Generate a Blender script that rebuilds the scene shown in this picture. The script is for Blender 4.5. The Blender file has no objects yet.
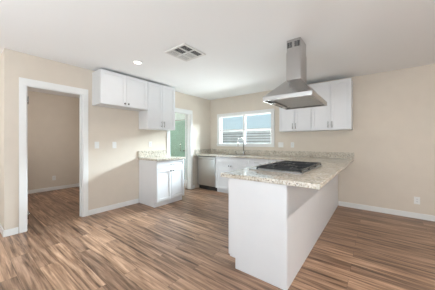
import bpy, bmesh, math, random
from mathutils import Vector, Matrix
random.seed(7)
S = bpy.context.scene
COL = S.collection
PI = math.pi

# ------------------------------------------------------------------ camera
cam_d = bpy.data.cameras.new('camera')
cam = bpy.data.objects.new('camera', cam_d)
COL.objects.link(cam)
cam_d.sensor_width = 36.0
cam_d.sensor_fit = 'HORIZONTAL'
cam_d.lens = 204.3 / 435.0 * 36.0
cam_d.shift_y = -(145.0 - 142.1) / 435.0
cam_d.clip_start = 0.05
cam.location = (3.794, -4.559, 1.226)
cam.rotation_euler = (PI / 2, 0, 0.6595)
S.camera = cam

# ------------------------------------------------------------------ exposure
S.view_settings.view_transform = 'Standard'
S.view_settings.look = 'None'
S.view_settings.gamma = 1.0
S.view_settings.use_curve_mapping = False
S.view_settings.exposure = -0.03

# ------------------------------------------------------------------ sky
W = bpy.data.worlds.new('sky')
S.world = W
W.use_nodes = True
wn = W.node_tree.nodes
wl = W.node_tree.links
wn.clear()
w_out = wn.new('ShaderNodeOutputWorld')
w_bg = wn.new('ShaderNodeBackground')
w_tc = wn.new('ShaderNodeTexCoord')
w_sep = wn.new('ShaderNodeSeparateXYZ')
w_rmp = wn.new('ShaderNodeValToRGB')
w_rmp.color_ramp.elements[0].position = 0.0
w_rmp.color_ramp.elements[0].color = (0.74, 0.83, 0.87, 1)
w_rmp.color_ramp.elements[1].position = 0.5
w_rmp.color_ramp.elements[1].color = (0.62, 0.80, 1.0, 1)
e = w_rmp.color_ramp.elements.new(0.07)
e.color = (0.60, 0.74, 0.81, 1)
wl.new(w_tc.outputs['Generated'], w_sep.inputs[0])
wl.new(w_sep.outputs['Z'], w_rmp.inputs[0])
wl.new(w_rmp.outputs[0], w_bg.inputs[0])
wl.new(w_bg.outputs[0], w_out.inputs[0])
w_bg.inputs['Strength'].default_value = 1.15


# ------------------------------------------------------------------ lights
def area(name, loc, target, sx, sy, watts, col):
    d = bpy.data.lights.new(name, 'AREA')
    d.shape = 'RECTANGLE'
    d.size, d.size_y = sx, sy
    d.energy = watts
    d.color = col
    o = bpy.data.objects.new(name, d)
    o.location = loc
    o.rotation_euler = (Vector(target) - Vector(loc)).to_track_quat('-Z', 'Y').to_euler()
    COL.objects.link(o)
    return o


# daylight falling in through the kitchen window, from the bright sky above the fence
area('window_daylight', (3.0, 8.0, 4.9), (1.0, 0.0, 1.5), 7.0, 3.0, 12000, (0.82, 0.92, 1.0))
# fill lamp added outside, below the kitchen sill, to brighten the ceiling
area('sill_ceiling_fill', (1.1, 2.6, 0.30), (1.1, 0.0, 1.55), 4.0, 1.2, 420, (0.96, 0.98, 1.0))
# unseen fill lamps added at the living end of the room, behind the camera
area('rear_fill', (3.1, -7.05, 1.35), (3.1, 0.0, 1.6), 3.3, 1.7, 4, (0.88, 0.95, 1.0))
area('rear_ceiling_fill', (3.1, -6.98, 0.35), (3.2, -6.6, 2.6), 3.3, 0.5, 175, (0.84, 0.93, 1.0))  # added lamp aimed upward to brighten the ceiling
area('hall_fill', (-1.5, -7.05, 1.5), (-1.2, -4.2, 1.3), 1.2, 1.2, 30, (1.0, 0.98, 0.94))  # added to brighten the return wall
area('side_fill', (7.25, -5.4, 1.25), (0.0, -5.4, 2.6), 2.4, 1.8, 9, (0.88, 0.95, 1.0))
area('side_ceiling_fill', (7.2, -5.4, 0.35), (6.6, -5.0, 2.6), 2.4, 0.5, 110, (0.84, 0.93, 1.0))  # also turned up, extra light for the ceiling
# fill lamps added inside the bedroom and bathroom to brighten what the doorways show
area('bedroom_fill', (-1.3, -4.0, 1.7), (-2.0, -2.6, 1.3), 0.9, 0.9, 19, (1.0, 0.96, 0.92))
area('bathroom_fill', (-1.6, -1.5, 2.40), (-1.3, -0.9, 0.0), 0.9, 0.6, 55, (0.95, 1.0, 0.99))


# ================================================================== materials
def mat(name, col, rough=0.5, metal=0.0, spec=0.5, bump=0.0, bump_scale=200.0, var=0.0, var_scale=6.0):
    m = bpy.data.materials.new(name)
    m.use_nodes = True
    nt = m.node_tree
    b = nt.nodes['Principled BSDF']
    b.inputs['Base Color'].default_value = (*col, 1)
    b.inputs['Roughness'].default_value = rough
    b.inputs['Metallic'].default_value = metal
    b.inputs['Specular IOR Level'].default_value = spec
    tc = nt.nodes.new('ShaderNodeTexCoord')
    if var:
        n = nt.nodes.new('ShaderNodeTexNoise')
        n.inputs['Scale'].default_value = var_scale
        n.inputs['Detail'].default_value = 3
        r = nt.nodes.new('ShaderNodeValToRGB')
        r.color_ramp.elements[0].position = 0.3
        r.color_ramp.elements[1].position = 0.7
        r.color_ramp.elements[0].color = (*[c * (1 - var) for c in col], 1)
        r.color_ramp.elements[1].color = (*[min(1, c * (1 + var)) for c in col], 1)
        nt.links.new(tc.outputs['Object'], n.inputs['Vector'])
        nt.links.new(n.outputs['Fac'], r.inputs[0])
        nt.links.new(r.outputs[0], b.inputs['Base Color'])
    if bump:
        n2 = nt.nodes.new('ShaderNodeTexNoise')
        n2.inputs['Scale'].default_value = bump_scale
        n2.inputs['Detail'].default_value = 2
        bp = nt.nodes.new('ShaderNodeBump')
        bp.inputs['Strength'].default_value = bump
        bp.inputs['Distance'].default_value = 0.002
        nt.links.new(tc.outputs['Object'], n2.inputs['Vector'])
        nt.links.new(n2.outputs['Fac'], bp.inputs['Height'])
        nt.links.new(bp.outputs[0], b.inputs['Normal'])
    return m


def floor_material():
    m = bpy.data.materials.new('plank_laminate')
    m.use_nodes = True
    nt = m.node_tree
    N, L = nt.nodes, nt.links
    b = N['Principled BSDF']
    tc = N.new('ShaderNodeTexCoord')
    br = N.new('ShaderNodeTexBrick')
    br.inputs['Color1'].default_value = (0, 0, 0, 1)
    br.inputs['Color2'].default_value = (1, 1, 1, 1)
    br.inputs['Mortar'].default_value = (0.5, 0.5, 0.5, 1)
    br.inputs['Scale'].default_value = 1.0
    br.inputs['Mortar Size'].default_value = 0.0012
    br.inputs['Brick Width'].default_value = 1.2
    br.inputs['Row Height'].default_value = 0.15
    br.offset = 0.37
    br.offset_frequency = 2
    L.new(tc.outputs['Object'], br.inputs['Vector'])
    # per-plank shift of the grain
    sh = N.new('ShaderNodeVectorMath')
    sh.operation = 'MULTIPLY_ADD'
    L.new(br.outputs['Color'], sh.inputs[0])
    sh.inputs[1].default_value = (7.3, 3.1, 5.7)
    L.new(tc.outputs['Object'], sh.inputs[2])
    mp = N.new('ShaderNodeMapping')
    mp.inputs['Scale'].default_value = (1.0, 16.0, 1.0)
    L.new(sh.outputs[0], mp.inputs['Vector'])
    n1 = N.new('ShaderNodeTexNoise')
    n1.inputs['Scale'].default_value = 1.6
    n1.inputs['Detail'].default_value = 6
    n1.inputs['Roughness'].default_value = 0.62
    n1.inputs['Distortion'].default_value = 0.5
    L.new(mp.outputs[0], n1.inputs['Vector'])
    mpf = N.new('ShaderNodeMapping')
    mpf.inputs['Scale'].default_value = (2.2, 60.0, 1.0)
    L.new(sh.outputs[0], mpf.inputs['Vector'])
    nf = N.new('ShaderNodeTexNoise')
    nf.inputs['Scale'].default_value = 1.0
    nf.inputs['Detail'].default_value = 3
    L.new(mpf.outputs[0], nf.inputs['Vector'])
    mxn = N.new('ShaderNodeMix')
    mxn.inputs[0].default_value = 0.22
    L.new(n1.outputs['Fac'], mxn.inputs[2])
    L.new(nf.outputs['Fac'], mxn.inputs[3])
    r1 = N.new('ShaderNodeValToRGB')
    cr = r1.color_ramp
    cr.elements[0].position = 0.37
    cr.elements[0].color = (0.085, 0.047, 0.030, 1)
    cr.elements[1].position = 0.67
    cr.elements[1].color = (0.59, 0.390, 0.272, 1)
    for pos, c in ((0.42, (0.185, 0.108, 0.068)), (0.49, (0.290, 0.176, 0.113)), (0.57, (0.42, 0.266, 0.178))):
        el = cr.elements.new(pos)
        el.color = (*c, 1)
    L.new(mxn.outputs[0], r1.inputs[0])
    # plank tone
    r2 = N.new('ShaderNodeValToRGB')
    r2.color_ramp.elements[0].color = (0.74, 0.71, 0.70, 1)
    r2.color_ramp.elements[1].color = (1.20, 1.18, 1.15, 1)
    L.new(br.outputs['Color'], r2.inputs[0])
    mx = N.new('ShaderNodeMix')
    mx.data_type = 'RGBA'
    mx.blend_type = 'MULTIPLY'
    mx.inputs[0].default_value = 1.0
    L.new(r1.outputs[0], mx.inputs[6])
    L.new(r2.outputs[0], mx.inputs[7])
    # seams
    mx2 = N.new('ShaderNodeMix')
    mx2.data_type = 'RGBA'
    L.new(br.outputs['Fac'], mx2.inputs[0])
    L.new(mx.outputs[2], mx2.inputs[6])
    mx2.inputs[7].default_value = (0.09, 0.055, 0.035, 1)
    L.new(mx2.outputs[2], b.inputs['Base Color'])
    b.inputs['Roughness'].default_value = 0.36
    b.inputs['Specular IOR Level'].default_value = 0.5
    bp = N.new('ShaderNodeBump')
    bp.inputs['Strength'].default_value = 0.15
    bp.inputs['Distance'].default_value = 0.002
    L.new(n1.outputs['Fac'], bp.inputs['Height'])
    L.new(bp.outputs[0], b.inputs['Normal'])
    return m


def granite_material():
    m = bpy.data.materials.new('speckled_granite')
    m.use_nodes = True
    nt = m.node_tree
    N, L = nt.nodes, nt.links
    b = N['Principled BSDF']
    tc = N.new('ShaderNodeTexCoord')
    v = N.new('ShaderNodeTexVoronoi')
    v.inputs['Scale'].default_value = 95
    L.new(tc.outputs['Object'], v.inputs['Vector'])
    r = N.new('ShaderNodeValToRGB')
    r.color_ramp.interpolation = 'CONSTANT'
    cs = [(0.0, (0.60, 0.55, 0.48)), (0.30, (0.64, 0.61, 0.55)), (0.55, (0.50, 0.44, 0.36)),
          (0.68, (0.70, 0.67, 0.62)), (0.85, (0.37, 0.31, 0.25)), (0.94, (0.22, 0.19, 0.17))]
    r.color_ramp.elements[0].color = (*cs[0][1], 1)
    r.color_ramp.elements[1].position = cs[1][0]
    r.color_ramp.elements[1].color = (*cs[1][1], 1)
    for pos, c in cs[2:]:
        el = r.color_ramp.elements.new(pos)
        el.color = (*c, 1)
    sp = N.new('ShaderNodeSeparateColor')
    L.new(v.outputs['Color'], sp.inputs[0])
    L.new(sp.outputs[0], r.inputs[0])
    n = N.new('ShaderNodeTexNoise')
    n.inputs['Scale'].default_value = 9
    n.inputs['Detail'].default_value = 4
    L.new(tc.outputs['Object'], n.inputs['Vector'])
    r2 = N.new('ShaderNodeValToRGB')
    r2.color_ramp.elements[0].position = 0.35
    r2.color_ramp.elements[0].color = (0.88, 0.86, 0.82, 1)
    r2.color_ramp.elements[1].position = 0.65
    r2.color_ramp.elements[1].color = (1.08, 1.06, 1.03, 1)
    L.new(n.outputs['Fac'], r2.inputs[0])
    mx = N.new('ShaderNodeMix')
    mx.data_type = 'RGBA'
    mx.blend_type = 'MULTIPLY'
    mx.inputs[0].default_value = 1.0
    L.new(r.outputs[0], mx.inputs[6])
    L.new(r2.outputs[0], mx.inputs[7])
    L.new(mx.outputs[2], b.inputs['Base Color'])
    b.inputs['Roughness'].default_value = 0.14
    return m


def steel_material(name, col, rough, axis=2):
    m = mat(name, col, rough, 1.0)
    nt = m.node_tree
    b = nt.nodes['Principled BSDF']
    tc = nt.nodes.new('ShaderNodeTexCoord')
    mp = nt.nodes.new('ShaderNodeMapping')
    sc = [400.0, 400.0, 400.0]
    sc[axis] = 4.0
    mp.inputs['Scale'].default_value = sc
    n = nt.nodes.new('ShaderNodeTexNoise')
    n.inputs['Scale'].default_value = 1.0
    r = nt.nodes.new('ShaderNodeMapRange')
    r.inputs['To Min'].default_value = rough - 0.06
    r.inputs['To Max'].default_value = rough + 0.08
    nt.links.new(tc.outputs['Object'], mp.inputs['Vector'])
    nt.links.new(mp.outputs[0], n.inputs['Vector'])
    nt.links.new(n.outputs['Fac'], r.inputs['Value'])
    nt.links.new(r.outputs[0], b.inputs['Roughness'])
    return m


def glass_material(name, tint, fac):
    m = bpy.data.materials.new(name)
    m.use_nodes = True
    nt = m.node_tree
    nt.nodes.clear()
    o = nt.nodes.new('ShaderNodeOutputMaterial')
    t = nt.nodes.new('ShaderNodeBsdfTransparent')
    t.inputs[0].default_value = (*tint, 1)
    g = nt.nodes.new('ShaderNodeBsdfGlossy')
    g.inputs['Roughness'].default_value = 0.03
    mx = nt.nodes.new('ShaderNodeMixShader')
    mx.inputs[0].default_value = fac
    nt.links.new(t.outputs[0], mx.inputs[1])
    nt.links.new(g.outputs[0], mx.inputs[2])
    nt.links.new(mx.outputs[0], o.inputs[0])
    return m


def emit_material(name, col, strength):
    m = bpy.data.materials.new(name)
    m.use_nodes = True
    b = m.node_tree.nodes['Principled BSDF']
    b.inputs['Base Color'].default_value = (*col, 1)
    b.inputs['Emission Color'].default_value = (*col, 1)
    b.inputs['Emission Strength'].default_value = strength
    return m


M = {}
M['wall'] = mat('beige_wall_paint', (0.70, 0.628, 0.542), 0.75, spec=0.3, bump=0.12, bump_scale=120, var=0.015)
M['ceiling'] = mat('white_ceiling_paint', (0.89, 0.89, 0.885), 0.85, spec=0.2, bump=0.25, bump_scale=60)
M['trim'] = mat('white_gloss_trim', (0.82, 0.82, 0.81), 0.35, var=0.01)
M['cab'] = mat('white_cabinet_lacquer', (0.765, 0.77, 0.785), 0.38, var=0.01)
M['cabedge'] = mat('white_cabinet_carcass', (0.74, 0.745, 0.75), 0.45, var=0.01)
M['floor'] = floor_material()
M['granite'] = granite_material()
M['steel'] = steel_material('brushed_steel', (0.50, 0.495, 0.49), 0.32, axis=2)
M['hood'] = steel_material('brushed_hood_steel', (0.52, 0.51, 0.50), 0.2, axis=2)
M['filter'] = steel_material('filter_mesh_steel', (0.60, 0.60, 0.59), 0.42, axis=0)
M['darksteel'] = steel_material('dark_tray_steel', (0.55, 0.55, 0.56), 0.28, axis=1)
M['chrome'] = mat('satin_nickel', (0.48, 0.47, 0.46), 0.25, 1.0, var=0.03)
M['darknickel'] = mat('dark_nickel', (0.20, 0.19, 0.18), 0.35, 1.0, var=0.05)
M['iron'] = mat('black_cast_iron', (0.032, 0.034, 0.038), 0.22, bump=0.2, bump_scale=300)
M['black'] = mat('black_plastic', (0.02, 0.02, 0.022), 0.45, var=0.05)
M['plate'] = mat('white_plastic', (0.82, 0.82, 0.80), 0.35, var=0.01)
M['slot'] = mat('dark_slot', (0.06, 0.06, 0.06), 0.6, var=0.02)
M['vent'] = mat('white_vent_enamel', (0.74, 0.73, 0.71), 0.5, var=0.01)
M['ventdark'] = mat('dark_duct', (0.05, 0.048, 0.045), 0.8, var=0.05)
M['glass'] = glass_material('window_glass', (0.93, 0.97, 0.97), 0.05)
M['shower'] = glass_material('green_shower_glass', (0.84, 0.93, 0.90), 0.10)
M['bath'] = mat('pale_green_bath_tile', (0.60, 0.67, 0.64), 0.3, var=0.06, var_scale=9)
M['fence'] = mat('grey_fence_boards', (0.30, 0.305, 0.31), 0.8, var=0.12, var_scale=3)
M['fencedark'] = mat('dark_backing_boards', (0.06, 0.062, 0.07), 0.85, var=0.1, var_scale=3)
M['fencerail'] = mat('white_fence_rail', (0.62, 0.62, 0.62), 0.6, var=0.02)
M['ground'] = mat('dry_yard_ground', (0.16, 0.145, 0.12), 0.9, var=0.15)
M['lens'] = emit_material('lit_lamp_lens', (1.0, 0.97, 0.92), 4.0)
M['steelsink'] = steel_material('sink_steel', (0.6, 0.6, 0.6), 0.3, axis=0)


# ================================================================== mesh helpers
def bm_new():
    return bmesh.new()


def box(bm, x0, x1, y0, y1, z0, z1):
    x0, x1 = min(x0, x1), max(x0, x1)
    y0, y1 = min(y0, y1), max(y0, y1)
    z0, z1 = min(z0, z1), max(z0, z1)
    v = [bm.verts.new(c) for c in ((x0, y0, z0), (x1, y0, z0), (x1, y1, z0), (x0, y1, z0),
                                   (x0, y0, z1), (x1, y0, z1), (x1, y1, z1), (x0, y1, z1))]
    for f in ((0, 3, 2, 1), (4, 5, 6, 7), (0, 1, 5, 4), (1, 2, 6, 5), (2, 3, 7, 6), (3, 0, 4, 7)):
        bm.faces.new([v[i] for i in f])
    return v


def bbox(bm, x0, x1, y0, y1, z0, z1, r=0.003, seg=2):
    """a box with bevelled edges"""
    t = bmesh.new()
    box(t, x0, x1, y0, y1, z0, z1)
    bmesh.ops.bevel(t, geom=list(t.edges), offset=r, segments=seg, profile=0.5, affect='EDGES')
    me = bpy.data.meshes.new('tmp')
    t.to_mesh(me)
    t.free()
    bm.from_mesh(me)
    bpy.data.meshes.remove(me)


def tube(bm, pts, r, seg=12, cap=True):
    """tube along a list of points, r may be a list"""
    pts = [Vector(p) for p in pts]
    rr = r if isinstance(r, (list, tuple)) else [r] * len(pts)
    rings = []
    prev = None
    for i, p in enumerate(pts):
        a = pts[max(0, i - 1)]
        c = pts[min(len(pts) - 1, i + 1)]
        d = (c - a).normalized() if (c - a).length > 1e-9 else Vector((0, 0, 1))
        if prev is None:
            ref = Vector((0, 0, 1)) if abs(d.z) < 0.9 else Vector((1, 0, 0))
            u = d.cross(ref).normalized()
        else:
            u = (prev - d * prev.dot(d)).normalized()
        prev = u
        w = d.cross(u)
        rings.append([bm.verts.new(p + (u * math.cos(2 * PI * k / seg) + w * math.sin(2 * PI * k / seg)) * rr[i])
                      for k in range(seg)])
    for i in range(len(rings) - 1):
        for k in range(seg):
            f = bm.faces.new((rings[i][k], rings[i][(k + 1) % seg], rings[i + 1][(k + 1) % seg], rings[i + 1][k]))
            f.smooth = True
    if cap:
        bm.faces.new(list(reversed(rings[0])))
        bm.faces.new(rings[-1])


def lathe(bm, prof, c=(0, 0, 0), axis='Z', seg=20):
    """profile of (radius, height) turned about an axis through c; heights run along +axis"""
    rings = []
    c = Vector(c)
    for r, h in prof:
        ring = []
        for k in range(seg):
            a = 2 * PI * k / seg
            p, q = math.cos(a) * r, math.sin(a) * r
            d = {'Z': (p, q, h), 'Y': (q, h, p), 'X': (h, p, q)}[axis]
            ring.append(bm.verts.new(c + Vector(d)))
        rings.append(ring)
    for i in range(len(rings) - 1):
        for k in range(seg):
            f = bm.faces.new((rings[i][k], rings[i][(k + 1) % seg], rings[i + 1][(k + 1) % seg], rings[i + 1][k]))
            f.smooth = True
    bm.faces.new(list(reversed(rings[0])))
    bm.faces.new(rings[-1])


def plate(bm, us, vs, keep, w0, w1, fn):
    """solid sheet made of grid cells; fn(u, v, w) -> point; only boundary faces are made"""
    V = {}

    def vert(i, j, s):
        if (i, j, s) not in V:
            V[(i, j, s)] = bm.verts.new(fn(us[i], vs[j], w1 if s else w0))
        return V[(i, j, s)]
    nu, nv = len(us) - 1, len(vs) - 1

    def K(i, j):
        return 0 <= i < nu and 0 <= j < nv and keep(0.5 * (us[i] + us[i + 1]), 0.5 * (vs[j] + vs[j + 1]))
    for i in range(nu):
        for j in range(nv):
            if not K(i, j):
                continue
            bm.faces.new([vert(i, j, 1), vert(i + 1, j, 1), vert(i + 1, j + 1, 1), vert(i, j + 1, 1)])
            bm.faces.new([vert(i, j + 1, 0), vert(i + 1, j + 1, 0), vert(i + 1, j, 0), vert(i, j, 0)])
            for (di, dj, a, b_) in ((-1, 0, (i, j + 1), (i, j)), (1, 0, (i + 1, j), (i + 1, j + 1)),
                                    (0, -1, (i, j), (i + 1, j)), (0, 1, (i + 1, j + 1), (i, j + 1))):
                if not K(i + di, j + dj):
                    bm.faces.new([vert(*a, 0), vert(*b_, 0), vert(*b_, 1), vert(*a, 1)])
    bmesh.ops.recalc_face_normals(bm, faces=bm.faces)


def obj(name, bm, m, parent=None, bevel=0.0):
    bmesh.ops.recalc_face_normals(bm, faces=bm.faces)
    me = bpy.data.meshes.new(name)
    bm.to_mesh(me)
    bm.free()
    me.materials.append(m)
    o = bpy.data.objects.new(name, me)
    COL.objects.link(o)
    if parent:
        o.parent = parent
    if bevel:
        md = o.modifiers.new('bevel', 'BEVEL')
        md.width = bevel
        md.segments = 2
        md.limit_method = 'ANGLE'
    return o


def struct(name, bm, m, parent=None, bevel=0.0):
    o = obj(name, bm, m, parent, bevel)
    if not parent:
        o['kind'] = 'structure'
    return o


def thing(name, label, cat, loc=(0, 0, 0), rz=0.0, group=None):
    o = bpy.data.objects.new(name, None)
    o.empty_display_size = 0.1
    o.location = loc
    o.rotation_euler = (0, 0, rz)
    o['label'] = label
    o['category'] = cat
    if group:
        o['group'] = group
    COL.objects.link(o)
    return o


def sbox(name, dims, m, parent=None, bevel=0.0):
    bm = bm_new()
    box(bm, *dims)
    return struct(name, bm, m, parent, bevel) if not parent else obj(name, bm, m, parent, bevel)


# ================================================================== the shell
H = 2.44
YC = -4.16          # where the left wall ends in an outside corner
D1 = (-3.955, -3.260, 2.01)
D2 = (-1.48, -0.795, 1.96)
WIN = (0.33, 1.86, 1.17, 1.93)

sbox('floor', (-2.9, 7.4, -7.2, 0.12, -0.10, 0.0), M['floor'])
sbox('ceiling', (-2.9, 7.4, -7.2, 0.12, H, H + 0.10), M['ceiling'])

bm = bm_new()
plate(bm, [YC, D1[0], D1[1], D2[0], D2[1], 0.0], [0.0, D2[2], D1[2], H],
      lambda y, z: not ((D1[0] < y < D1[1] and z < D1[2]) or (D2[0] < y < D2[1] and z < D2[2])),
      -0.12, 0.0, lambda u, v, w: (w, u, v))
struct('wall_left', bm, M['wall'])
bm = bm_new()
plate(bm, [-2.9, WIN[0], WIN[1], 7.4], [0.0, WIN[2], WIN[3], H],
      lambda x, z: not (WIN[0] < x < WIN[1] and WIN[2] < z < WIN[3]),
      0.0, 0.12, lambda u, v, w: (u, w, v))
struct('wall_back', bm, M['wall'])
# return wall past the outside corner, and the living end of the room behind the camera
sbox('wall_return', (-2.7, -0.12, YC, YC + 0.12, 0, H), M['wall'])
bm = bm_new()
plate(bm, [-2.9, -2.1, -0.9, 1.4, 4.8, 7.4], [0.0, 0.25, 2.25, H],
      lambda x, z: not ((1.4 < x < 4.8 or -2.1 < x < -0.9) and 0.25 < z < 2.25),
      -7.2, -7.1, lambda u, v, w: (u, w, v))
struct('wall_rear', bm, M['wall'])
bm = bm_new()
plate(bm, [-7.1, -6.6, -4.3, 0.0], [0.0, 0.25, 2.25, H], lambda y, z: not (-6.6 < y < -4.3 and 0.25 < z < 2.25),
      7.3, 7.4, lambda u, v, w: (w, u, v))
struct('wall_right', bm, M['wall'])
sbox('wall_far_left', (-2.9, -2.7, -7.1, 0.0, 0, H), M['wall'])
sbox('wall_partition', (-2.7, -0.12, -2.25, -2.15, 0, H), M['wall'])


def baseboard(name, x0, x1, y0, y1, h=0.088):
    bm = bm_new()
    bbox(bm, x0, x1, y0, y1, 0.0, h, 0.004)
    return struct(name, bm, M['trim'])


baseboard('baseboard_left', 0.0, 0.014, -3.189, -2.275)
baseboard('baseboard_left_end', 0.0, 0.014, YC, -4.03)
baseboard('baseboard_left_corner', 0.0, 0.014, -0.75, -0.665)
baseboard('baseboard_return', -2.7, 0.014, YC - 0.014, YC)
baseboard('baseboard_back', 3.222, 7.3, -0.014, 0.0)
baseboard('baseboard_bedroom', -2.7, -2.686, -4.04, -2.25)

# ---- doorway casings
def casing(name, y0, y1, zt, w=0.088, d=0.016, wr=None, wt=0.088):
    """white casing and jamb lining of an opening in the left wall"""
    wr = w if wr is None else wr
    bm = bm_new()
    for xs in ((0.0, d), (-0.12 - d, -0.12)):
        bbox(bm, xs[0], xs[1], y0 - w, y0 + 0.004, 0.0, zt - 0.004, 0.003)
        bbox(bm, xs[0], xs[1], y1 - 0.004, y1 + wr, 0.0, zt - 0.004, 0.003)
        bbox(bm, xs[0], xs[1], y0 - w, y1 + wr, zt - 0.004, zt + wt, 0.003)
    # lining
    box(bm, -0.12, 0.0, y0, y0 + 0.015, 0, zt)
    box(bm, -0.12, 0.0, y1 - 0.015, y1, 0, zt)
    box(bm, -0.12, 0.0, y0 + 0.015, y1 - 0.015, zt - 0.015, zt)
    # stops
    box(bm, -0.085, -0.05, y0 + 0.015, y0 + 0.026, 0, zt - 0.015)
    box(bm, -0.085, -0.05, y1 - 0.026, y1 - 0.015, 0, zt - 0.015)
    return struct(name, bm, M['trim'])


dw = casing('door_1', D1[0], D1[1], D1[2], w=0.070)
for z in (1.80, 0.22, 0.06):
    bm = bm_new()
    if z < 0.1:
        bbox(bm, -0.03, 0.004, D1[0] + 0.015, D1[0] + 0.019, 0.03, 0.09, 0.001)
    else:
        bbox(bm, -0.034, 0.012, D1[0] + 0.015, D1[0] + 0.018, z - 0.05, z + 0.05, 0.001)
        tube(bm, [(0.012, D1[0] + 0.021, z - 0.052), (0.012, D1[0] + 0.021, z + 0.052)], 0.006, 10)
    obj('hinge' if z > 0.1 else 'stop_plate', bm, M['chrome'], dw)
casing('door_2', D2[0], D2[1], D2[2], wr=0.05)

# ---- window
win = bpy.data.objects.new('window_1', None)
win['kind'] = 'structure'
COL.objects.link(win)
wx0, wx1, wz0, wz1 = WIN
bm = bm_new()
c = 0.075
bbox(bm, wx0 - c, wx0 + 0.005, -0.018, 0.0, wz0 + 0.002, wz1 - 0.002, 0.003)
bbox(bm, wx1 - 0.005, wx1 + c, -0.018, 0.0, wz0 + 0.002, wz1 - 0.002, 0.003)
bbox(bm, wx0 - c, wx1 + c, -0.018, 0.0, wz1 - 0.002, wz1 + c, 0.003)
bbox(bm, wx0 - c, wx1 + c, -0.018, 0.0, wz0 - 0.06, wz0 + 0.002, 0.003)
bbox(bm, wx0 - c, wx1 + c, -0.045, 0.0, wz0 - 0.012, wz0 + 0.012, 0.003)
obj('window_casing', bm, M['trim'], win)
bm = bm_new()
mx_ = 1.10
fw = 0.018
bbox(bm, wx0, wx0 + fw, 0.03, 0.09, wz0, wz1, 0.003)
bbox(bm, wx1 - fw, wx1, 0.03, 0.09, wz0, wz1, 0.003)
bbox(bm, wx0 + fw, wx1 - fw, 0.03, 0.09, wz0, wz0 + fw, 0.003)
bbox(bm, wx0 + fw, wx1 - fw, 0.03, 0.09, wz1 - fw, wz1, 0.003)
bbox(bm, mx_ - 0.026, mx_ + 0.026, 0.025, 0.09, wz0 + fw, wz1 - fw, 0.003)
obj('window_frame', bm, M['trim'], win)
for x0, x1 in ((wx0 + fw, mx_ - 0.026), (mx_ + 0.026, wx1 - fw)):
    bm = bm_new()
    zr = 1.555
    bbox(bm, x0, x1, 0.04, 0.075, zr - 0.013, zr + 0.013, 0.002)
    bbox(bm, x0, x0 + 0.006, 0.042, 0.075, wz0 + fw, wz1 - fw, 0.002)
    bbox(bm, x1 - 0.006, x1, 0.042, 0.075, wz0 + fw, wz1 - fw, 0.002)
    sash = obj('sash', bm, M['trim'], win)
    bm = bm_new()
    box(bm, x0, x1, 0.058, 0.062, wz0 + fw, wz1 - fw)
    obj('pane', bm, M['glass'], sash)

# ---- outdoors: ground and slatted fence
sbox('ground', (-14, 12, 0.12, 16, -0.35, -0.15), M['ground'])
fx0, fx1, fy = -9.0, 2.6, 4.2
fence = thing('fence', 'grey horizontal slat fence with white top rail, seen through the kitchen window', 'fence', (0, fy, -0.15))
bm = bm_new()
k = 0
z = 0.05
while z < 1.83:
    bbox(bm, fx0, fx1, -0.024, -0.002, z, z + 0.092, 0.004, 1)
    z += 0.125
obj('slat_panel', bm, M['fence'], fence)
bm = bm_new()
bbox(bm, fx0, fx1, 0.0, 0.012, 0.03, 1.90, 0.002, 1)
obj('backing_boards', bm, M['fencedark'], fence)
bm = bm_new()
bbox(bm, fx0, fx1, -0.04, 0.06, 1.90, 1.955, 0.005, 1)
obj('top_rail', bm, M['fencerail'], fence)
x = fx0 + 0.1
while x < fx1:
    bm = bm_new()
    bbox(bm, x, x + 0.08, 0.013, 0.09, 0.0, 1.90, 0.004, 1)
    obj('post', bm, M['fence'], fence)
    x += 1.9

# ================================================================== bathroom glimpse
sbox('wall_bathroom', (-2.7, -0.125, -0.03, -0.0005, 0, H), M['bath'])
sh = thing('shower_screen', 'greenish frameless glass shower screen seen through the far doorway', 'shower screen', (-1.30, -0.25, 0))
bm = bm_new()
box(bm, -0.95, 0.74, -0.004, 0.004, 0.08, 1.90)
obj('glass_panel', bm, M['shower'], sh)
bm = bm_new()
bbox(bm, -1.38, 1.16, -0.04, 0.04, 0.0, 0.08, 0.006)
obj('curb', bm, M['trim'], sh)
bm = bm_new()
bbox(bm, -0.95, 0.74, -0.010, 0.010, 1.90, 1.92, 0.003)
obj('header_rail', bm, M['chrome'], sh)
bm = bm_new()
tube(bm, [(0.35, -0.005, 0.95), (0.35, -0.05, 0.95), (0.35, -0.05, 1.2), (0.35, -0.005, 1.2)], 0.009, 10)
obj('handle', bm, M['chrome'], sh)

leaf = thing('door_leaf', 'white bathroom door swung open inside the far doorway', 'door', (-0.125, -0.825, 0), math.radians(-43))
bm = bm_new()
bbox(bm, -0.60, 0.0, -0.036, 0.0, 0.012, 1.95, 0.003)
obj('slab', bm, M['trim'], leaf)
for s, y in ((-1, -0.036), (1, 0.0)):
    bm = bm_new()
    prof = [(0.028, 0.0), (0.028, 0.006), (0.010, 0.010), (0.010, 0.030), (0.024, 0.036), (0.027, 0.048), (0.020, 0.060), (0.004, 0.064)]
    lathe(bm, [(r, s * h) for r, h in prof], (-0.535, y, 0.98), 'Y', 18)
    o = obj('knob', bm, M['darknickel'], leaf)
    o['label'] = 'dark round door knob'


# ================================================================== cabinets
def shaker(bm, x0, x1, z0, z1, yf, t=0.020, fr=0.055):
    """shaker front: yf is the back face (cabinet front); the door stands out to -y"""
    y1, y0 = yf, yf - t
    f = min(fr, 0.32 * (z1 - z0), 0.32 * (x1 - x0))
    bbox(bm, x0, x0 + f, y0, y1, z0, z1, 0.0025)
    bbox(bm, x1 - f, x1, y0, y1, z0, z1, 0.0025)
    bbox(bm, x0 + f - 0.002, x1 - f + 0.002, y0, y1, z0, z0 + f, 0.0025)
    bbox(bm, x0 + f - 0.002, x1 - f + 0.002, y0, y1, z1 - f, z1, 0.0025)
    box(bm, x0 + f - 0.004, x1 - f + 0.004, y0 + 0.011, y1, z0 + f - 0.004, z1 - f + 0.004)


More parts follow.
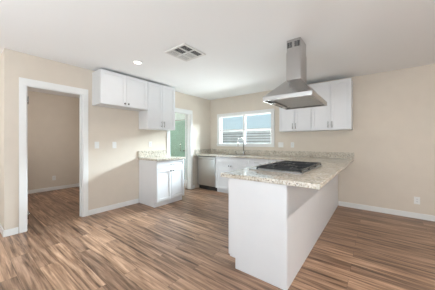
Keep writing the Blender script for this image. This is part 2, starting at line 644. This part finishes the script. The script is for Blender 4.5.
def bar_pull(parent, x, z, y, L, vert=True):
    bm = bm_new()
    d = Vector((0, 0, L / 2)) if vert else Vector((L / 2, 0, 0))
    c = Vector((x, y, z))
    o_ = Vector((0, -0.028, 0))
    tube(bm, [c - d * 1.15 + o_, c + d * 1.15 + o_], 0.0055, 10)
    for s in (-1, 1):
        tube(bm, [c + d * s * 0.8, c + d * s * 0.8 + o_], 0.0045, 8)
    return obj('handle', bm, M['chrome'], parent)


def round_knob(parent, x, z, y):
    bm = bm_new()
    lathe(bm, [(0.008, 0), (0.006, -0.010), (0.0155, -0.016), (0.016, -0.024), (0.010, -0.029), (0.002, -0.030)], (x, y, z), 'Y', 16)
    return obj('knob', bm, M['darknickel'], parent)


def upper_cabinet(label, loc, rz, w, d, h, handles, group):
    t = thing('upper_cabinet', label, 'cabinet', loc, rz, group)
    bm = bm_new()
    bbox(bm, 0, w, -d + 0.022, 0, 0, h, 0.002)
    obj('body', bm, M['cabedge'], t)
    g = 0.002
    for i, (a, b) in enumerate(((0.003, w / 2 - g), (w / 2 + g, w - 0.003))):
        bm = bm_new()
        shaker(bm, a, b, 0.003, h - 0.003, -d + 0.022)
        dr = obj('door', bm, M['cab'], t)
        hx = b - 0.030 if i == 0 else a + 0.030
        if handles == 'bar':
            bar_pull(dr, hx, 0.10, -d + 0.002, 0.10)
        else:
            round_knob(dr, hx, 0.05, -d + 0.002)
    return t


def base_cabinet(label, loc, rz, w, d, layout, group=None, knobs=True, h=0.874, toe=0.10, sink=False):
    """front faces local -y, back at y = 0"""
    t = thing('base_cabinet', label, 'cabinet', loc, rz, group)
    bm = bm_new()
    yf = -d + 0.022
    # under a sink the carcass is open at the top
    plate(bm, [yf, yf + 0.020, yf + 0.055, -0.10, 0.0], [0.0, toe, 0.66, h],
          lambda y, z: not (y < yf + 0.055 and z < toe) and not (sink and z > 0.66 and yf + 0.02 < y < -0.10), 0.0, w,
          lambda u, v, x_: (x_, u, v))
    obj('body', bm, M['cab'], t)
    z_top = h - 0.012
    zd = z_top - 0.15
    g = 0.002
    if layout == 'drawer_doors':
        bm = bm_new()
        shaker(bm, 0.003, w - 0.003, zd + g, z_top, yf, fr=0.035)
        dr = obj('drawer', bm, M['cab'], t)
        if knobs == 'pull':
            bar_pull(dr, w / 2, (zd + z_top) / 2, yf - 0.02, 0.10, False)
        for i, (a, b) in enumerate(((0.003, w / 2 - g), (w / 2 + g, w - 0.003))):
            bm = bm_new()
            shaker(bm, a, b, toe + 0.006, zd - g, yf)
            dd = obj('door', bm, M['cab'], t)
            round_knob(dd, b - 0.028 if i == 0 else a + 0.028, zd - 0.045, yf - 0.02)
    elif layout == 'drawers':
        zz = [toe + 0.006, 0.38, zd, z_top]
        for i in range(3):
            bm = bm_new()
            shaker(bm, 0.003, w - 0.003, zz[i] + g, zz[i + 1] - g, yf, fr=0.035)
            dr = obj('drawer', bm, M['cab'], t)
            bar_pull(dr, w / 2, (zz[i] + zz[i + 1]) / 2 + (0 if i == 2 else 0.06), yf - 0.02, 0.10, False)
    elif layout == 'doors':
        n = max(1, round(w / 0.45))
        for i in range(n):
            a, b = w * i / n + 0.003, w * (i + 1) / n - 0.003
            bm = bm_new()
            shaker(bm, a, b, toe + 0.006, z_top, yf)
            dd = obj('door', bm, M['cab'], t)
            round_knob(dd, b - 0.028 if i % 2 == 0 else a + 0.028, z_top - 0.06, yf - 0.02)
    return t


# left wall (fronts face +x: rotate by +90 degrees; local x runs along +y)
R90 = PI / 2
upper_cabinet('short white shaker wall cabinet with two round knobs, hung high over the empty refrigerator space',
              (0.001, -3.128, 1.845), R90, 0.853, 0.33, 0.555, 'knob', 'wall cabinets on the left wall')
upper_cabinet('tall white shaker wall cabinet with bar pulls, hung above the small left base cabinet',
              (0.001, -2.271, 1.485), R90, 0.675, 0.33, 0.915, 'bar', 'wall cabinets on the left wall')
base_cabinet('freestanding white base cabinet with drawer and two knobbed doors beside the far doorway',
             (0.001, -2.262, 0), R90, 0.685, 0.60, 'drawer_doors', None, 'pull')

# back wall (fronts face -y)
upper_cabinet('white shaker wall cabinet next to the window, partly behind the range hood',
              (2.165, -0.001, 1.45), 0, 0.635, 0.32, 0.90, 'bar', 'wall cabinets on the back wall')
upper_cabinet('white shaker wall cabinet at the right end of the back wall, above the peninsula end',
              (2.802, -0.001, 1.45), 0, 0.655, 0.32, 0.90, 'bar', 'wall cabinets on the back wall')
base_cabinet('white sink base cabinet with two knobbed doors between dishwasher and drawers',
             (0.672, -0.001, 0), 0, 0.88, 0.62, 'drawer_doors', 'base cabinets under the window', sink=True)
base_cabinet('white drawer base cabinet partly hidden behind the peninsula countertop',
             (1.554, -0.001, 0), 0, 0.50, 0.62, 'drawers', 'base cabinets under the window')
base_cabinet('white corner base cabinet hidden behind the peninsula',
             (2.056, -0.001, 0), 0, 0.45, 0.62, 'doors', 'base cabinets under the window')

# peninsula: doors face the kitchen (-x), white back panel faces +x, gable faces -y
PX0, PX1, PY0 = 2.640, 3.216, -2.885
pen = thing('peninsula_cabinet', 'white peninsula base with plain gable end and long back panel', 'cabinet', (PX0, PY0, 0))
Lp = -PY0 - 0.004
Wp = PX1 - PX0
bm = bm_new()
plate(bm, [0.0, 0.075, Wp - 0.018], [0.0, 0.10, 0.874], lambda x, z: not (x < 0.075 and z < 0.10), 0.018, Lp,
      lambda u, v, w: (u, w, v))
obj('body', bm, M['cabedge'], pen)
bm = bm_new()
plate(bm, [0.010, 0.075, Wp - 0.002], [0.0, 0.10, 0.874], lambda x, z: not (x < 0.07 and z < 0.10), 0.0, 0.0179,
      lambda u, v, w: (u, w, v))
obj('gable_panel', bm, M['cab'], pen, 0.0015)
bm = bm_new()
bbox(bm, Wp - 0.0179, Wp, 0.0185, Lp, 0.0, 0.874, 0.002)
obj('back_panel', bm, M['cab'], pen)
for i in range(5):
    a, b = -0.02 - i * 0.445, -0.02 - (i + 1) * 0.445 + 0.004
    bm = bm_new()
    shaker(bm, a - 0.441, a, 0.106, 0.862, 0.0)
    # turn: local -y -> -x, local x -> -y
    bmesh.ops.transform(bm, matrix=Matrix.Rotation(-PI / 2, 4, 'Z'), verts=bm.verts)
    dd = obj('door', bm, M['cab'], pen)
    bm = bm_new()
    lathe(bm, [(0.008, 0), (0.006, -0.010), (0.0155, -0.016), (0.016, -0.024), (0.010, -0.029), (0.002, -0.030)],
          (-0.02, -a + (0.03 if i % 2 else 0.41), 0.80), 'X', 16)
    obj('knob', bm, M['darknickel'], dd)

# ================================================================== countertops
ct = thing('countertop', 'speckled beige granite worktop running under the window and out along the peninsula', 'countertop', (0, 0, 0))
bm = bm_new()
SX = (0.86, 1.46)
SY = (-0.53, -0.15)
CY0 = -2.905
plate(bm, [0.001, SX[0], SX[1], 2.55, 3.466], [CY0, -0.65, SY[0], SY[1], -0.001],
      lambda x, y: (y > -0.65 or x > 2.55) and not (SX[0] < x < SX[1] and SY[0] < y < SY[1]),
      0.8745, 0.914, lambda u, v, w: (u, v, w))
obj('slab', bm, M['granite'], ct, 0.003)
bm = bm_new()
bbox(bm, 0.022, 3.476, -0.021, -0.001, 0.9142, 1.030, 0.002)
obj('backsplash', bm, M['granite'], ct)
bm = bm_new()
bbox(bm, 0.001, 0.021, -0.65, -0.001, 0.9142, 1.030, 0.002)
obj('side_splash', bm, M['granite'], ct)

c2 = thing('countertop', 'short granite worktop on the left base cabinet beside the far doorway', 'countertop', (0, 0, 0))
bm = bm_new()
bbox(bm, 0.001, 0.63, -2.285, -1.56, 0.8745, 0.914, 0.003)
obj('slab', bm, M['granite'], c2)
bm = bm_new()
bbox(bm, 0.001, 0.021, -2.285, -1.575, 0.9142, 1.045, 0.002)
obj('backsplash', bm, M['granite'], c2)

# ---- sink and taps
sk = thing('sink', 'undermount stainless sink basin below the window', 'sink', (0, 0, 0))
bm = bm_new()
plate(bm, [SX[0] + 0.004, SX[0] + 0.008, SX[1] - 0.008, SX[1] - 0.004], [SY[0] + 0.004, SY[0] + 0.008, SY[1] - 0.008, SY[1] - 0.004],
      lambda x, y: not (SX[0] + 0.008 < x < SX[1] - 0.008 and SY[0] + 0.008 < y < SY[1] - 0.008), 0.69, 0.905, lambda u, v, w: (u, v, w))
box(bm, SX[0] + 0.004, SX[1] - 0.004, SY[0] + 0.004, SY[1] - 0.004, 0.686, 0.69)
obj('basin', bm, M['steelsink'], sk)
bm = bm_new()
lathe(bm, [(0.04, 0.0), (0.042, 0.003), (0.02, 0.0035), (0.002, 0.001)], (1.16, -0.34, 0.69), 'Z', 18)
obj('drain', bm, M['chrome'], sk)

fa = thing('faucet', 'tall gooseneck steel kitchen faucet standing behind the sink', 'faucet', (1.155, -0.085, 0.914))
bm = bm_new()
lathe(bm, [(0.030, 0.0), (0.030, 0.006), (0.024, 0.012), (0.022, 0.075), (0.015, 0.09)], (0, 0, 0), 'Z', 20)
obj('base', bm, M['chrome'], fa)
bm = bm_new()
pts = [(0, 0, 0.085), (0, 0, 0.33)]
for k in range(1, 13):
    a = PI * k / 12
    pts.append((-0.03 * (1 - math.cos(a)), -0.09 * (1 - math.cos(a)), 0.33 + 0.10 * math.sin(a)))
pts.append((-0.06, -0.18, 0.30))
tube(bm, pts, 0.0125, 14)
obj('spout', bm, M['chrome'], fa)
bm = bm_new()
lathe(bm, [(0.014, 0.0), (0.018, -0.02), (0.019, -0.09), (0.016, -0.10)], (-0.06, -0.18, 0.305), 'Z', 16)
obj('spray_head', bm, M['chrome'], fa)
bm = bm_new()
tube(bm, [(0.02, 0, 0.055), (0.045, 0, 0.058), (0.075, 0.0, 0.10)], [0.011, 0.008, 0.006], 10)
obj('lever', bm, M['chrome'], fa)
so = thing('soap_dispenser', 'small steel soap dispenser standing left of the faucet', 'soap dispenser', (0.93, -0.085, 0.914))
bm = bm_new()
lathe(bm, [(0.020, 0.0), (0.020, 0.006), (0.011, 0.012), (0.010, 0.05), (0.013, 0.055), (0.013, 0.065)], (0, 0, 0), 'Z', 16)
obj('pump', bm, M['chrome'], so)
bm = bm_new()
tube(bm, [(0, 0, 0.062), (0, -0.05, 0.070), (0, -0.085, 0.058)], 0.006, 10)
obj('nozzle', bm, M['chrome'], so)

# ---- dishwasher
dwm = thing('dishwasher', 'stainless steel dishwasher set under the worktop in the corner', 'dishwasher', (0.062, -0.001, 0))
wd = 0.60
bm = bm_new()
bbox(bm, 0, wd, -0.57, -0.002, 0.10, 0.870, 0.002)
obj('body', bm, M['black'], dwm)
bm = bm_new()
bbox(bm, 0.006, wd - 0.012, -0.612, -0.571, 0.115, 0.845, 0.006)
dd = obj('door', bm, M['steel'], dwm)
bm = bm_new()
tube(bm, [(0.05, -0.612, 0.79), (0.05, -0.645, 0.79), (wd - 0.06, -0.645, 0.79), (wd - 0.06, -0.612, 0.79)], 0.010, 10)
obj('handle', bm, M['steel'], dd)
bm = bm_new()
bbox(bm, 0.006, wd - 0.012, -0.600, -0.571, 0.850, 0.868, 0.002)
obj('control_strip', bm, M['black'], dwm)
bm = bm_new()
bbox(bm, 0.0, wd, -0.54, -0.5, 0.0, 0.099, 0.002)
obj('toe_kick', bm, M['black'], dwm)
# filler strip between wall and dishwasher
# ---- cooktop
CX0, CX1, KY0, KY1 = 2.655, 3.235, -2.50, -1.58
ck = thing('cooktop', 'five-burner gas cooktop with black iron grates set in the peninsula worktop', 'cooktop', (CX0, KY0, 0.914))
cw, cl = CX1 - CX0, KY1 - KY0
bm = bm_new()
bbox(bm, 0, cw, 0, cl, 0.0003, 0.012, 0.004)
obj('tray', bm, M['darksteel'], ck)
burn = [(0.20, 0.16, 0.038), (0.45, 0.16, 0.046), (0.33, 0.46, 0.058), (0.20, 0.76, 0.046), (0.45, 0.76, 0.038)]
for bx, by, r in burn:
    bm = bm_new()
    lathe(bm, [(r * 1.25, 0.012), (r * 1.2, 0.018), (r, 0.020), (r, 0.028)], (bx, by, 0), 'Z', 20)
    bu = obj('burner', bm, M['chrome'], ck)
    bm = bm_new()
    lathe(bm, [(r * 0.92, 0.028), (r * 0.95, 0.033), (r * 0.8, 0.037), (0.004, 0.038)], (bx, by, 0), 'Z', 20)
    obj('burner_cap', bm, M['iron'], bu)
gx0, gx1 = 0.085, cw - 0.012
for i in range(3):
    g0, g1 = 0.012 + i * 0.300, 0.012 + (i + 1) * 0.300 - 0.006
    bm = bm_new()
    zt0, zt1 = 0.023, 0.042
    b_ = 0.010
    for (x0, x1, y0, y1) in ((gx0, gx1, g0, g0 + b_), (gx0, gx1, g1 - b_, g1), (gx0, gx0 + b_, g0, g1), (gx1 - b_, gx1, g0, g1),
                             (gx0, gx1, (g0 + g1) / 2 - b_ / 2, (g0 + g1) / 2 + b_ / 2)):
        bbox(bm, x0, x1, y0, y1, zt0, zt1, 0.003)
    nc = [0.20, 0.45] if i != 1 else [0.33]
    for cx in nc:
        bbox(bm, cx - b_ / 2, cx + b_ / 2, g0, g0 + 0.105, zt0, zt1 + 0.004, 0.003)
        bbox(bm, cx - b_ / 2, cx + b_ / 2, g1 - 0.105, g1, zt0, zt1 + 0.004, 0.003)
    for fx in (gx0 + b_ / 2, gx1 - b_ / 2):
        for fy_ in (g0 + b_ / 2, g1 - b_ / 2):
            bbox(bm, fx - 0.008, fx + 0.008, fy_ - 0.008, fy_ + 0.008, 0.0121, zt0 + 0.002, 0.002)
    obj('grate', bm, M['iron'], ck)
for i in range(5):
    bm = bm_new()
    lathe(bm, [(0.022, 0.012), (0.022, 0.016), (0.017, 0.018), (0.016, 0.040), (0.013, 0.043)], (0.042, 0.20 + i * 0.13, 0), 'Z', 16)
    obj('knob', bm, M['chrome'], ck)

# ================================================================== range hood
HX0, HX1, HY0, HY1 = 2.772, 3.300, -2.40, -1.63
HZ = 1.690
CHX0, CHX1, CHY0, CHY1 = 2.945, 3.112, -2.12, -1.87
rh = thing('range_hood', 'stainless steel pyramid island hood hanging from the ceiling over the cooktop', 'range hood', ((HX0 + HX1) / 2, (HY0 + HY1) / 2, HZ))
ox, oy = (HX0 + HX1) / 2, (HY0 + HY1) / 2
hx, hy = (HX1 - HX0) / 2, (HY1 - HY0) / 2
# rim: hollow band
bm = bm_new()
plate(bm, [-hx, -hx + 0.012, hx - 0.012, hx], [-hy, -hy + 0.012, hy - 0.012, hy],
      lambda x, y: not (abs(x) < hx - 0.012 and abs(y) < hy - 0.012), 0.0, 0.048, lambda u, v, w: (u, v, w))
obj('rim', bm, M['hood'], rh, 0.002)
# pyramid with a slight fold down the middle of its broad faces
bm = bm_new()
zb, zt = 0.048, 0.268
bx0, bx1, by0, by1 = -hx, hx, -hy, hy
tx0, tx1, ty0, ty1 = CHX0 - 0.004 - ox, CHX1 + 0.004 - ox, CHY0 - 0.004 - oy, CHY1 + 0.004 - oy
fm = 0.45
bmid, tmid = bx0 + (bx1 - bx0) * fm, tx0 + (tx1 - tx0) * fm
low = [bm.verts.new(c_) for c_ in ((bx0, by0, zb), (bmid, by0, zb), (bx1, by0, zb), (bx1, by1, zb), (bmid, by1, zb), (bx0, by1, zb))]
top = [bm.verts.new(c_) for c_ in ((tx0, ty0, zt), (tmid, ty0 - 0.016, zt), (tx1, ty0, zt), (tx1, ty1, zt), (tmid, ty1 + 0.010, zt), (tx0, ty1, zt))]
for i in range(6):
    j = (i + 1) % 6
    bm.faces.new((low[i], low[j], top[j], top[i]))
bm.faces.new(top)
bm.faces.new(list(reversed(low)))
obj('canopy', bm, M['hood'], rh, 0.0015)
# underside: filters, lamps, control panel
for i in range(2):
    bm = bm_new()
    y0 = -hy + 0.05 + i * (2 * hy - 0.10) / 2
    y1 = y0 + (2 * hy - 0.10) / 2 - 0.006
    bbox(bm, -hx + 0.085, hx - 0.03, y0, y1, 0.014, 0.030, 0.003)
    for q in range(9):
        yy = y0 + 0.03 + q * (y1 - y0 - 0.06) / 8
        bbox(bm, -hx + 0.11, hx - 0.055, yy - 0.010, yy + 0.010, 0.009, 0.016, 0.003, 1)
    obj('filter', bm, M['filter'], rh)
bm = bm_new()
bbox(bm, -hx + 0.012, hx - 0.012, -hy + 0.012, hy - 0.012, 0.0302, 0.0475, 0.001)
obj('underside_plate', bm, M['filter'], rh)
bm = bm_new()
bbox(bm, -hx + 0.014, -hx + 0.075, -hy + 0.16, hy - 0.16, -0.006, 0.030, 0.003)
cp = obj('control_panel', bm, M['hood'], rh)
for q in range(4):
    bm = bm_new()
    lathe(bm, [(0.010, 0.0), (0.010, -0.004), (0.006, -0.005)], (-hx + 0.045, -0.09 + q * 0.06, -0.006), 'Z', 12)
    obj('button', bm, M['black'], cp)
for sy in (-1, 1):
    bm = bm_new()
    lathe(bm, [(0.032, 0.0), (0.032, -0.004), (0.024, -0.006), (0.022, -0.003)], (-hx + 0.045, sy * (hy - 0.09), 0.0303), 'Z', 16)
    obj('lamp', bm, M['plate'], rh)
# chimney: lower and upper sleeves
def sleeve(name, x0, x1, y0, y1, z0, z1):
    bm = bm_new()
    m_ = x0 + (x1 - x0) * fm
    loop = [(x0, y0), (m_, y0 - 0.004), (x1, y0), (x1, y1), (m_, y1 + 0.004), (x0, y1)]
    a = [bm.verts.new((p_[0], p_[1], z0)) for p_ in loop]
    b = [bm.verts.new((p_[0], p_[1], z1)) for p_ in loop]
    for i in range(6):
        j = (i + 1) % 6
        bm.faces.new((a[i], a[j], b[j], b[i]))
    bm.faces.new(b)
    bm.faces.new(list(reversed(a)))
    return obj(name, bm, M['hood'], rh, 0.0015)


cx0, cx1, cy0, cy1 = CHX0 - ox, CHX1 - ox, CHY0 - oy, CHY1 - oy
sleeve('chimney', cx0, cx1, cy0, cy1, 0.267, 0.60)
ch = sleeve('upper_chimney', cx0 + 0.004, cx1 - 0.004, cy0 + 0.006, cy1 - 0.006, 0.58, H - HZ - 0.001)
for i in range(2):
    bm = bm_new()
    w_ = (cx1 - cx0)
    a = cx0 + 0.012 + i * w_ * 0.50
    for r_ in range(6):
        zz = H - HZ - 0.095 + r_ * 0.011
        for q in range(2):
            bbox(bm, a + q * 0.031, a + q * 0.031 + 0.026, cy0 + 0.0005, cy0 + 0.006, zz, zz + 0.007, 0.001, 1)
    o = obj('vent_slots', bm, M['slot'], ch)
    o['label'] = 'dark slotted vent near the top of the chimney'

# ================================================================== ceiling fittings
VX0, VX1, VY0, VY1 = 1.555, 1.945, -2.835, -2.435
vt = thing('ceiling_vent', 'square white six-panel air vent set in the ceiling', 'vent', ((VX0 + VX1) / 2, (VY0 + VY1) / 2, H))
vw, vh = (VX1 - VX0) / 2, (VY1 - VY0) / 2
fr_ = 0.028
nx, ny = 3, 2
xs = [-vw]
ys = [-vh]
cwid = (2 * vw - fr_ * 2 - 0.016 * (nx - 1)) / nx
chei = (2 * vh - fr_ * 2 - 0.016 * (ny - 1)) / ny
for i in range(nx):
    s0 = -vw + fr_ + i * (cwid + 0.016)
    xs += [s0, s0 + cwid]
xs.append(vw)
for j in range(ny):
    s0 = -vh + fr_ + j * (chei + 0.016)
    ys += [s0, s0 + chei]
ys.append(vh)
cells = [(xs[1 + 2 * i], xs[2 + 2 * i], ys[1 + 2 * j], ys[2 + 2 * j]) for i in range(nx) for j in range(ny)]
bm = bm_new()
plate(bm, xs, ys, lambda x, y: not any(a < x < b and c_ < y < d for a, b, c_, d in cells), -0.016, -0.0005, lambda u, v, w: (u, v, w))
obj('frame', bm, M['vent'], vt, 0.002)
bm = bm_new()
box(bm, -vw + 0.01, vw - 0.01, -vh + 0.01, vh - 0.01, -0.0030, -0.0012)
obj('duct_back', bm, M['ventdark'], vt)
for i in range(nx):
    for j in range(ny):
        a, b, c_, d = xs[1 + 2 * i], xs[2 + 2 * i], ys[1 + 2 * j], ys[2 + 2 * j]
        bm = bm_new()
        away = (i == 2) or (i == 1 and j == 0)        # blades that open towards the viewer show the dark duct
        nb = 8
        for q in range(nb):
            y_ = c_ + (q + 0.5) * (d - c_) / nb
            hw = (d - c_) / nb * (0.10 if away else 0.48)
            v4 = [(a, y_ - hw, -0.0125 if not away else -0.011), (b, y_ - hw, -0.0125 if not away else -0.011),
                  (b, y_ + hw, -0.009), (a, y_ + hw, -0.009)]
            lo = [bm.verts.new(p_) for p_ in v4]
            hi = [bm.verts.new((p_[0], p_[1], p_[2] + 0.0012)) for p_ in v4]
            bm.faces.new(lo)
            bm.faces.new(list(reversed(hi)))
            for k in range(4):
                bm.faces.new((lo[k], lo[(k + 1) % 4], hi[(k + 1) % 4], hi[k]))
        obj('louver', bm, M['vent'], vt)


def can_light(loc, label, watts):
    t = thing('recessed_light', label, 'ceiling light', loc, 0, 'recessed ceiling lights')
    bm = bm_new()
    lathe(bm, [(0.074, -0.0005), (0.074, -0.004), (0.058, -0.009), (0.052, -0.008), (0.052, -0.003)], (0, 0, 0), 'Z', 28)
    obj('trim_ring', bm, M['plate'], t)
    bm = bm_new()
    lathe(bm, [(0.052, -0.0085), (0.048, -0.0105), (0.03, -0.0115), (0.002, -0.0118)], (0, 0, 0), 'Z', 24)
    obj('lens', bm, M['lens'], t)
    d = bpy.data.lights.new('lamp', 'AREA')
    d.shape = 'DISK'
    d.size = 0.10
    d.energy = watts
    d.color = (1.0, 0.95, 0.89)
    o = bpy.data.objects.new('lamp', d)
    o.parent = t
    o.location = (0, 0, -0.014)
    COL.objects.link(o)
    return t


can_light((0.935, -2.85, H), 'lit round recessed ceiling light near the left wall cabinets', 3)
can_light((4.83, -2.85, H), 'recessed ceiling light on the dining side of the peninsula, right of the photo edge', 34)


# ================================================================== wall plates
def wall_plate(label, loc, rz, kind, gang=1, group='wall plates'):
    cat = {'switch': 'light switch', 'outlet': 'power outlet'}[kind]
    t = thing(cat.replace(' ', '_'), label, cat, loc, rz, group)
    w = 0.072 + 0.046 * (gang - 1)
    bm = bm_new()
    bbox(bm, -w / 2, w / 2, -0.007, -0.0004, -0.058, 0.058, 0.0025)
    obj('cover_plate', bm, M['plate'], t)
    for g in range(gang):
        gx = (g - (gang - 1) / 2) * 0.046
        if kind == 'switch':
            bm = bm_new()
            bbox(bm, gx - 0.016, gx + 0.016, -0.010, -0.006, -0.033, 0.033, 0.002)
            obj('rocker', bm, M['trim'], t)
        else:
            for s in (-1, 1):
                bm = bm_new()
                bbox(bm, gx - 0.017, gx + 0.017, -0.0085, -0.006, s * 0.020 - 0.014, s * 0.020 + 0.014, 0.004)
                so_ = obj('socket', bm, M['trim'], t)
                bm = bm_new()
                for q in (-0.007, 0.005):
                    box(bm, gx + q, gx + q + 0.0025, -0.0090, -0.008, s * 0.020 - 0.003, s * 0.020 + 0.007)
                box(bm, gx - 0.002, gx + 0.002, -0.0090, -0.008, s * 0.020 - 0.010, s * 0.020 - 0.006)
                obj('slots', bm, M['slot'], so_)
    return t


wall_plate('white light switch on the left wall, right beside the bedroom doorway', (0, -3.055, 1.175), R90, 'switch')
wall_plate('white light switch on the left wall, midway between the bedroom doorway and the base cabinet', (0, -2.755, 1.172), R90, 'switch')
wall_plate('white outlet just above the granite of the left base cabinet', (0, -2.0, 1.18), R90, 'outlet')
wall_plate('white double switch on the back wall just right of the window', (2.085, 0, 1.165), 0, 'switch', 2)
wall_plate('white outlet on the back wall between the double switch and the cooktop', (2.345, 0, 1.165), 0, 'outlet')
wall_plate('white outlet low on the bare right part of the back wall', (4.315, 0, 0.288), 0, 'outlet')
wall_plate('white outlet low on the bedroom wall seen through the doorway', (-2.7, -2.995, 0.31), R90, 'outlet')
